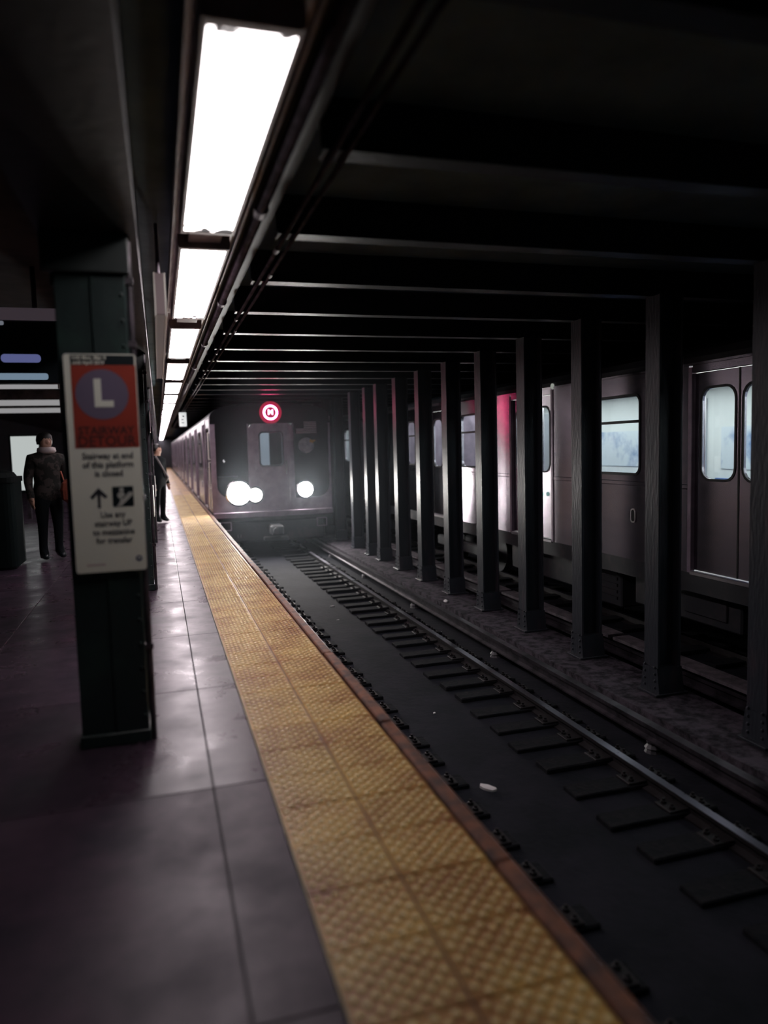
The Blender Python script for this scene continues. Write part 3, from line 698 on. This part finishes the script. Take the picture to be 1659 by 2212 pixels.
# buffer sill, coupler, steps, pilot gear
MB().cham(-CW, CW, -0.12, 0.05, -0.11, 0.035, 0.012).build('anticlimber', front_m, lead)
for k in range(3): MB().box(-CW + 0.02, CW - 0.02, -0.135, -0.12, -0.09 + k*0.045, -0.072 + k*0.045).build('sill_rib', front_m, lead)
cpl = MB().cham(-0.16, 0.16, -0.50, 0.0, -0.55, -0.30, 0.04).tube((-0.05, -0.5, -0.42), (-0.05, -0.62, -0.42), 0.07, 10).build('coupler', under_m, lead)
MB().cham(-0.30, 0.30, -0.30, -0.05, -0.70, -0.60, 0.02).build('coupler_plate', under_m, lead)
for x in (-1.20, 1.20):
    MB().ring(rrect(x - 0.13, x + 0.13, -0.42, -0.20, 0.02), rrect(x - 0.11, x + 0.11, -0.40, -0.22, 0.015), 'y', -0.08, -0.04).build('step_iron', front_m, lead)
for x in (-0.93, -0.86):
    MB().tube((x, -0.22, -0.58), (x, -0.22, -0.50), 0.025, 8).build('hose_end', chrome_m, lead)
MB().cham(-1.3, 1.3, 0.05, 0.35, -0.75, -0.20, 0.05).build('pilot_beam', under_m, lead)
for x in (-1.46,):   # grab rails at the platform corner
    for (z0, z1) in ((0.15, 0.62), (0.72, 1.28), (1.35, 2.0)):
        MB().tube((-CW - 0.035, 0.16, z0), (-CW - 0.035, 0.16, z1), 0.018, 8).tube((-CW - 0.035, 0.16, z0), (-CW, 0.16, z0), 0.014, 6).tube((-CW - 0.035, 0.16, z1), (-CW, 0.16, z1), 0.014, 6).build('grab_rail', mat('pale_paint', (0.72, 0.68, 0.66), 0.4), lead)
# glowing panel painted in for the lit interior seen through the cab door window
MB().box(-0.12, 0.13, 1.3, 1.34, 0.1, 2.2).build('cab_glow_panel', mat('cab_glow', (0.7, 0.75, 0.8), 0.5, emit=(0.75, 0.85, 1.0), es=0.30), lead)
MB().box(0.13, 1.43, 1.3, 1.36, 0.02, 2.36).box(-1.43, -0.12, 1.3, 1.36, 0.02, 2.36).build('cab_bulkhead', rubber_m, lead)

# ================================================================ PEOPLE
def person(name, label, loc, rz, h, jacket, trousers, skin, hair_m, arms='down', group=None, bulk=1.0):
    """one continuous skinned figure, 1.75 m units scaled to h; faces local -y"""
    k = h / 1.75
    V = []; E = []; Rr = []
    def add(p, r, par=None):
        V.append(Vector(p) * k)
        bk = bulk if 0.84 < p[2] < 1.46 and (r[0] if isinstance(r, tuple) else r) > 0.035 else (1 + (bulk - 1) * 0.5 if 0.07 < p[2] <= 0.84 and (r[0] if isinstance(r, tuple) else r) > 0.046 else 1.0)
        Rr.append((r[0]*k*bk, r[1]*k*bk) if isinstance(r, tuple) else (r*k*bk, r*k*bk))
        if par is not None: E.append((par, len(V) - 1))
        return len(V) - 1
    pelvis = add((0, 0, 0.93), (0.155, 0.115))
    waist = add((0, 0, 1.08), (0.150, 0.110), pelvis)
    chest = add((0, 0.01, 1.28), (0.175, 0.125), waist)
    shl = add((0, 0.01, 1.42), (0.13, 0.09), chest)
    neck = add((0, 0.0, 1.50), (0.060, 0.060), shl)
    jaw = add((0, -0.02, 1.575), (0.070, 0.080), neck)
    mid = add((0, -0.005, 1.645), (0.078, 0.095), jaw)
    crown = add((0, 0.0, 1.71), (0.062, 0.075), mid)
    nose = add((0, -0.115, 1.625), 0.018, mid)
    for s in (-1, 1):
        add((s*0.088, 0.005, 1.635), 0.018, mid)
        sh = add((s*0.19, 0.015, 1.40), 0.075, shl)
        if arms == 'down':
            el = add((s*0.25, 0.03, 1.13), 0.055, sh); wr = add((s*0.255, -0.05, 0.89), 0.038, el); ha = add((s*0.25, -0.075, 0.81), (0.028, 0.046), wr)
        else:
            el = add((s*0.27, 0.02, 1.14), 0.056, sh); wr = add((s*0.16, -0.20, 1.10), 0.038, el); ha = add((s*0.09, -0.26, 1.13), (0.030, 0.044), wr)
        dirv = (V[ha] - V[wr]).normalized()
        side = Vector((1, 0, 0)).cross(dirv)
        for q, (off, ln) in enumerate(((-0.030, 0.065), (-0.010, 0.078), (0.010, 0.073), (0.029, 0.058))):
            b0 = V[ha] / k + side * off + dirv * 0.02
            f1 = add(b0 + dirv * ln * 0.6, 0.0095, ha); add(b0 + dirv * ln + Vector((-s*0.012, 0, 0)), 0.008, f1)
        add(V[ha] / k - side * 0.055 + dirv * 0.0 , 0.011, wr)
        hp = add((s*0.095, 0, 0.86), 0.105, pelvis)
        kn = add((s*0.105, -0.015, 0.49), 0.068, hp); an = add((s*0.11, 0.02, 0.09), 0.050, kn)
        add((s*0.115, 0.05, 0.045), 0.045, an); add((s*0.12, -0.14, 0.04), (0.045, 0.038), an)
    me = bpy.data.meshes.new(name); me.from_pydata(V, E, []); o = bpy.data.objects.new(name, me); COL.objects.link(o)
    sk = o.modifiers.new('s', 'SKIN'); sk.use_smooth_shade = True
    for i, sv in enumerate(me.skin_vertices[0].data): sv.radius = Rr[i]; sv.use_root = (i == 0)
    ss = o.modifiers.new('u', 'SUBSURF'); ss.levels = 1; ss.render_levels = 1
    dg = bpy.context.evaluated_depsgraph_get(); bme_ = bpy.data.meshes.new_from_object(o.evaluated_get(dg))
    bpy.data.objects.remove(o)
    for mm in (jacket, trousers, skin, black_m): bme_.materials.append(mm)
    for p in bme_.polygons:
        z = p.center.z / k; x = abs(p.center.x) / k; p.use_smooth = True
        arm = x > 0.20
        if z > 1.515: p.material_index = 2
        elif arms == 'down' and arm and z < 0.87: p.material_index = 2
        elif arms != 'down' and p.center.y / k < -0.215 and z > 1.0: p.material_index = 2
        elif z < 0.085: p.material_index = 3
        elif z < 0.86 and not arm: p.material_index = 1
        else: p.material_index = 0
    root = empty(name, loc, rz); link('body', bme_, root)
    hb = MB(); n1 = 14
    prof = [(0.098, 1.60), (0.106, 1.66), (0.098, 1.715), (0.070, 1.755), (0.02, 1.772)]
    hb.lathe([(r_*k, z_*k) for r_, z_ in prof], (0, 0.018*k, 0), n=n1)
    hv = hb.build('hair', hair_m, root, smooth=True)
    tag(root, label, 'person', group)
    return root
skin_m = mat('skin', (0.46, 0.27, 0.20), 0.5)
camo_m = mat('camo', (0.016, 0.016, 0.015), 0.7, noise=((0.05, 0.042, 0.040), 0.48, 0.54), nscale=9, spec=0.1)
darkcl_m = mat('dark_cloth', (0.008, 0.010, 0.012), 0.9, spec=0.08)
navy_m = mat('navy_cloth', (0.030, 0.035, 0.070), 0.7)
hair_m = mat('dark_hair', (0.012, 0.011, 0.011), 0.5)
cap_m = mat('pale_cap', (0.55, 0.48, 0.48), 0.6)
orange_m = mat('orange_cloth', (0.42, 0.11, 0.07), 0.6)
grey_m = mat('grey_strap', (0.30, 0.29, 0.30), 0.6)
p2 = person('person', 'person in a camouflage jacket standing beyond the detour sign pillar', (-1.60, 12.0, 0), 0.5, 1.88, camo_m, darkcl_m, skin_m, hair_m, bulk=1.22)
MB().lathe([(0.10, 1.55), (0.135, 1.585), (0.125, 1.635), (0.09, 1.65)], (0.015, 0.0, 0.03), n=14).build('pale_hood', cap_m, p2, smooth=True)
bag = MB().lathe([(0.02, 0.0), (0.10, 0.06), (0.115, 0.20), (0.09, 0.30), (0.03, 0.36)], (-1.30, 11.85, 0.84), n=14).build('orange_bag', orange_m)
tag(bag, 'orange red bag held at the side of the person in camouflage jacket', 'bag')
MB().tube((-1.36, 11.88, 1.18), (-1.40, 11.9, 1.32), 0.012, 6).build('bag_strap', orange_m, bag)
p1 = person('person', 'person in dark clothes with a grey strap waiting near the arriving train', (-0.03, 17.2, 0), 0.9, 1.73, darkcl_m, darkcl_m, skin_m, hair_m, bulk=1.15)
MB().tube((-0.17, -0.10, 1.47), (0.16, -0.14, 1.0), 0.022, 6).tube((0.16, -0.14, 1.0), (0.19, -0.02, 0.86), 0.022, 6).build('shoulder_strap', grey_m, p1)
p3 = person('person', 'passenger in navy behind the door window of the stopped train', (6.45, 10.55, 0.03), -1.2, 1.95, navy_m, darkcl_m, mat('skin_warm', (0.55, 0.26, 0.17), 0.5), hair_m)

# ================================================================ LEFT BACKGROUND
sc_ = empty('overhead_screen', (-1.25, 7.0, 0)); tag(sc_, 'dark overhead information screen with glowing blue shapes', 'screen')
MB().cham(-1.2, 0.49, 0.0, 0.12, 2.17, 2.70, 0.01).build('case', black_m, sc_)
MB().cham(-1.2, 0.50, -0.02, 0.12, 2.70, 2.80, 0.006).build('header', mat('screen_header', (0.20, 0.165, 0.20), 0.4, emit=(0.55, 0.42, 0.52), es=0.06), sc_)
blue_m = mat_emit('screen_blue', (0.16, 0.18, 0.42), 0.55); cyan_m = mat_emit('screen_cyan', (0.24, 0.34, 0.45), 0.62); grey_em = mat_emit('screen_grey', (0.30, 0.32, 0.38), 0.45)
MB().prism(rrect(0.02, 0.33, 2.345, 2.415, 0.03), 'y', -0.006, 0.0).build('blue_shape', blue_m, sc_)
MB().prism(rrect(-0.20, -0.08, 2.335, 2.40, 0.03), 'y', -0.006, 0.0).build('blue_shape', mat_emit('screen_violet', (0.12, 0.11, 0.26), 0.4), sc_)
MB().prism(rrect(-0.22, 0.38, 2.20, 2.255, 0.02), 'y', -0.006, 0.0).build('cyan_shape', cyan_m, sc_)
MB().prism(rrect(-0.30, 0.06, 2.655, 2.69, 0.012), 'y', -0.006, 0.0).build('grey_shape', grey_em, sc_)
for x in (-0.9, 0.3): MB().tube((x, 0.06, 2.8), (x, 0.06, 3.16), 0.02, 8).build('hanger', pipe_m, sc_)
for k, (y, z, lab) in enumerate(((15.2, 2.80, 'dim tube light across the platform below the overhead screen, highest of three'), (20.2, 2.80, 'dim tube light across the platform, middle one of three'), (23.6, 2.80, 'dim tube light across the platform, lowest looking of three'))):
    f = empty('cross_light', (-1.68 * y / 15.2 - 0.05, y, z)); tag(f, lab, 'light', 'dim tube lights across the platform')
    MB().box(-3.4, 0.0, -0.05, 0.12, 0.13, 0.36).build('housing', house_m, f)
    MB().cham(-3.4, 0.0, -0.06, 0.10, 0.0, 0.13, 0.01).build('tube_cover', fixx_m, f)
    for x in (-3.42, 0.0): MB().box(x, x + 0.02, -0.065, 0.125, -0.005, 0.14).build('end_cap', house_m, f)
lb = empty('light_box', (-3.12, 20.0, 0)); tag(lb, 'glowing white poster case behind the person in camouflage jacket', 'light box')
MB().cham(-0.36, 0.36, 0.0, 0.15, 0.65, 2.10, 0.02).build('case', black_m, lb)
MB().box(-0.31, 0.31, -0.01, 0.0, 0.72, 2.04).build('lit_face', mat_emit('box_face', (0.93, 1.0, 0.98), 0.5), lb)
MB().box(-0.04, 0.04, 0.03, 0.11, 0.0, 0.65).build('post', pipe_m, lb)
bn = empty('trash_bin', (-2.32, 11.1, 0)); tag(bn, 'tall dark trash bin on the platform at the left picture edge', 'bin')
MB().prism(rrect(-0.40, 0.40, 0.0, 0.80, 0.12), 'z', 0.04, 1.20).build('body', mat('bin_dark', (0.008, 0.014, 0.014), 0.8, spec=0.1), bn)
MB().prism(rrect(-0.42, 0.42, -0.02, 0.82, 0.14), 'z', 1.20, 1.27).build('rim', mat('bin_rim', (0.012, 0.016, 0.016), 0.8, spec=0.1), bn)
MB().lathe([(0.40, 1.27), (0.36, 1.33), (0.22, 1.375)], (0, 0.40, 0), n=20).build('lid', MATS['bin_rim'], bn)
MB().prism(rrect(-0.36, 0.36, 0.04, 0.76, 0.1), 'z', 0.0, 0.04).build('foot', rubber_m, bn)

# ================================================================ LITTER
def scrap(x, y, z, s, rz, label):
    b = MB(); n = 7; pts = []
    rnd = random.Random(int(x * 100 + y * 10))
    for k in range(n):
        a = 2*PI*k/n; rr = s * rnd.uniform(0.7, 1.1); pts.append((rr*math.cos(a)*1.6, rr*math.sin(a)*0.7))
    vs = [(p[0], p[1], s*0.10 + s*0.30*rnd.random()) for p in pts] + [(p[0], p[1], 0.0) for p in pts] + [(0, 0, s*0.45)]
    fs = [(i, (i+1) % n, 2*n) for i in range(n)] + [(i, n+i, n+(i+1) % n, (i+1) % n) for i in range(n)] + [tuple(range(n, 2*n))]
    o = b.add(vs, fs).build('paper_scrap', paper_m, None, (x, y, z)); o.rotation_euler = (0, 0, rz)
    tag(o, label, 'litter', 'paper scraps on the track bed')
scrap(2.30, 5.05, -1.10, 0.055, -0.9, 'largest crumpled white paper scrap in the trough nearest the camera')
scrap(3.66, 9.65, -1.10, 0.045, 0.4, 'white paper scrap between the running rail and third rail, farther away')
scrap(2.66, 12.0, -1.10, 0.035, 0.3, 'small paper scrap in the trough near the train')
scrap(2.52, 11.0, -1.10, 0.018, 0.3, 'tiny paper fleck in the trough, second nearest the train')
scrap(2.49, 6.72, -1.10, 0.020, 1.0, 'tiny white fleck in the middle of the trough')
scrap(3.62, 7.98, -1.10, 0.020, 0.2, 'tiny white fleck just right of the running rail')
scrap(4.12, 10.5, -0.85, 0.05, 1.3, 'dirty paper scrap lying on the concrete curb')

# ================================================================ HAZE
if HAZE > 0:
    hz = MB().box(1.25, 4.30, 10.5, 18.36, -0.95, 2.80).build('haze', None)  # haze box added to give the headlights their glow
    M = bpy.data.materials.new('haze'); M.use_nodes = True; nt = M.node_tree
    nt.nodes.remove(nt.nodes['Principled BSDF'])
    v = nt.nodes.new('ShaderNodeVolumeScatter'); v.inputs['Color'].default_value = (0.80, 0.90, 1.0, 1)
    v.inputs['Density'].default_value = HAZE; v.inputs['Anisotropy'].default_value = 0.72
    nt.links.new(v.outputs[0], nt.nodes['Material Output'].inputs['Volume'])
    hz.data.materials.append(M)
    tag(hz, 'thin haze volume added for headlight glow over the track in front of the arriving train', 'haze', kind='stuff')
